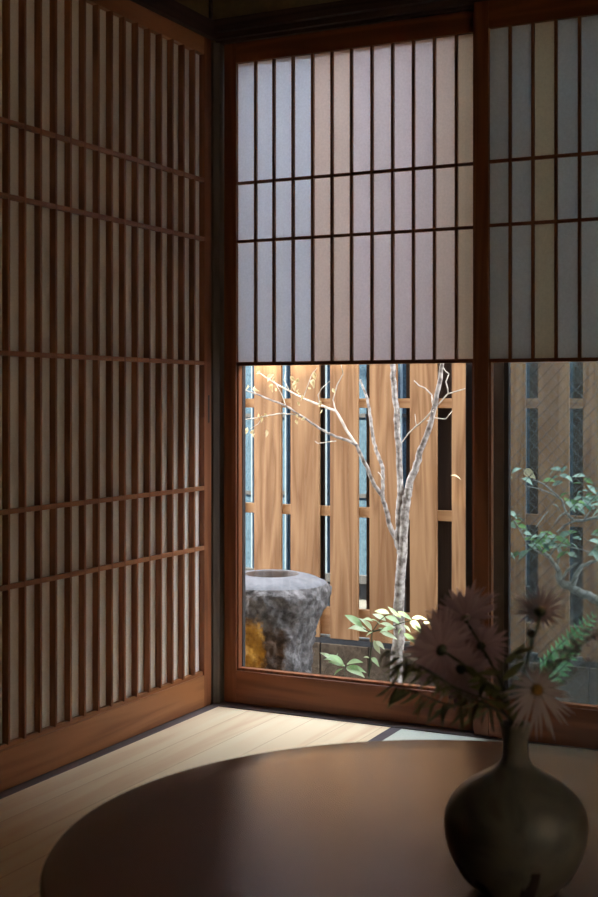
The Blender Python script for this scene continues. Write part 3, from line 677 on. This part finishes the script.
# closed bud
bp_ = at(531,633.5,1.275)
BU = thing('aster_bud', bp_, 'round closed bud on a thin stem left of the small upright aster', 'flower bud')
MB().tube(stem_path(bp_-V((0,0,.003)), .05), [.0012,.0012,.001,.001,.0009,.0009], 6).build('stem', STEMG, BU)
MB().lathe(bp_, [(.0005,-.0042),(.0030,-.003),(.0044,-.0003),(.0040,.0022),(.002,.0040),(.0003,.0045)], 14).build('bud', DISCD, BU)

# leafy sprays
def spray(name, path, label, leafn, L0, W, droop, m, cat='foliage', start=.25, sidev=None, off=None, rad=.0013, mode='leaf'):
    P = [at(*q) for q in path]
    r = thing(name, P[-1], label, cat, 'leafy sprays in the vase' if name == 'leafy_spray' else None)
    pts = [MOUTH+(off or V((0,0,0)))+V((0,0,-.045)), MOUTH+(off or V((0,0,0)))] + P
    # resample smooth (Catmull-Rom)
    D = []
    for i in range(len(pts)-1):
        p0,p1,p2,p3 = pts[max(i-1,0)],pts[i],pts[i+1],pts[min(i+2,len(pts)-1)]
        for s in range(6):
            t=s/6; D.append(.5*((2*p1)+(p2-p0)*t+(2*p0-5*p1+4*p2-p3)*t*t+(3*p1-p0-3*p2+p3)*t**3))
    D.append(pts[-1]); n=len(D)
    MB().tube(D,[rad*(1-.6*i/(n-1)) for i in range(n)],6).build('stem', STEMG, r)
    for i in range(leafn):
        u = start+(1-start)*i/max(1,leafn-1); f=u*(n-1); j=min(int(f),n-2); p=D[j].lerp(D[j+1],f-j); t=(D[j+1]-D[j]).normalized()
        s = 1 if i%2 else -1
        sd = t.cross(V((0,0,1))).normalized() if abs(t.z)<.9 else RT
        if mode == 'leaf':
            d = (t*.55 + RT*random.uniform(-.35,.35) + V((0,0,-droop*random.uniform(.4,1.2))) + V((0,0,.45*s*(1-droop))) + sd*s*.5).normalized()
            L = L0*random.uniform(.7,1.15)
            MB().blade(p, p+d*L, L*W, V((random.uniform(-1,1),-1,random.uniform(-.3,.8))), random.uniform(-.1,.3), .25, 6).build('leaf', m, r)
        else:
            d = (t*.3+V((random.uniform(-1,1),random.uniform(-1,1),random.uniform(-.2,1)))).normalized(); q=p+d*L0*random.uniform(.5,1)
            b_ = MB().tube([p,q],.0004,5); rr=random.uniform(.0012,.0024)
            b_.lathe(q,[(.0003,-rr),(rr*.8,-rr*.5),(rr,0),(rr*.7,rr*.7),(.0002,rr)],8)
            b_.build('floret', m, r)
    return r
O = lambda x,y: V((x,y,0))
spray('leafy_spray', [(492,702,1.28),(470,694,1.27),(445,682,1.26),(422,668,1.25),(402,656,1.24),(388,650,1.24)], 'narrow leaved spray arching furthest left over the window sill', 30, .026, .13, .85, BOUQ, start=.3, off=O(-.006,0))
spray('leafy_spray', [(490,708,1.25),(468,706,1.24),(446,704,1.23),(424,696,1.23),(406,688,1.23),(392,686,1.23)], 'narrow leaved spray hanging lower left across the bottom rail', 28, .028, .13, .9, BOUQ, start=.25, off=O(-.005,.003))
spray('leafy_spray', [(486,704,1.22),(462,694,1.21),(438,676,1.20),(414,664,1.20),(398,668,1.20)], 'narrow leaved spray between the dark asters and the tree foot', 20, .026, .13, .8, BOUQ, start=.3, off=O(-.004,-.003))
spray('leafy_spray', [(505,700,1.25),(502,680,1.25),(506,660,1.25),(518,652,1.25)], 'short spray with broad pointed leaves rising right of the post', 9, .030, .26, .2, BOUQ, start=.35, off=O(0,.004))
spray('leafy_spray', [(508,708,1.25),(500,694,1.24),(488,684,1.24),(478,676,1.24)], 'dense dark foliage sprig just left of the vase mouth', 12, .022, .36, .35, BOUQ, start=.35, off=O(-.002,-.004))
spray('flower_spray', [(524,705,1.28),(540,686,1.27),(560,662,1.26),(582,644,1.25),(604,629,1.24)], 'brown budded spray reaching to the right edge of the picture', 60, .012, .3, .2, SPRAYM, 'flower', .5, off=O(.004,0), rad=.0018, mode='floret')
spray('bare_twig', [(530,708,1.27),(548,692,1.26),(570,676,1.26),(590,660,1.25),(606,650,1.25)], 'thin bare twig below the budded spray at right', 5, .006, .3, .2, SPRAYM, 'twig', .6, off=O(.005,.002), rad=.0008, mode='floret')

# ------------------------------------------------------------------ light
sc = bpy.context.scene
w = bpy.data.worlds.new('World'); sc.world = w; w.use_nodes = True
bg = w.node_tree.nodes['Background']; bg.inputs[0].default_value = (.86,.92,1.0,1); bg.inputs[1].default_value = 3.6
su = bpy.data.lights.new('sun','SUN'); so = bpy.data.objects.new('sun', su); col.objects.link(so)
SUN = V((-.84,-.30,.53)).normalized()
so.rotation_euler = SUN.to_track_quat('Z','Y').to_euler(); su.energy = 15; su.color = (1,.86,.62); su.angle = math.radians(1.2)

# ------------------------------------------------------------------ camera
cd = bpy.data.cameras.new('camera'); co = bpy.data.objects.new('camera', cd); col.objects.link(co); sc.camera = co
co.location = CAM; co.rotation_euler = (math.pi/2, 0, YAW)
cd.sensor_fit = 'VERTICAL'; cd.sensor_height = 36; cd.sensor_width = 24; cd.lens = FPX/897*36; cd.shift_y = -(448.5-HY)/897; cd.clip_start = .05
cd.dof.use_dof = True; cd.dof.focus_distance = 4.0; cd.dof.aperture_fstop = 11
sc.view_settings.view_transform = 'Standard'; sc.view_settings.look = 'None'; sc.view_settings.gamma = 1; sc.view_settings.use_curve_mapping = False
sc.view_settings.exposure = 1.8
sc.cycles.use_denoising = True; sc.cycles.denoising_prefilter = 'ACCURATE'; sc.cycles.denoising_input_passes = 'RGB_ALBEDO_NORMAL'
sc.cycles.max_bounces = 14; sc.cycles.diffuse_bounces = 8; sc.cycles.transparent_max_bounces = 16
sc.cycles.sample_clamp_indirect = 8; sc.cycles.caustics_reflective = False; sc.cycles.caustics_refractive = False
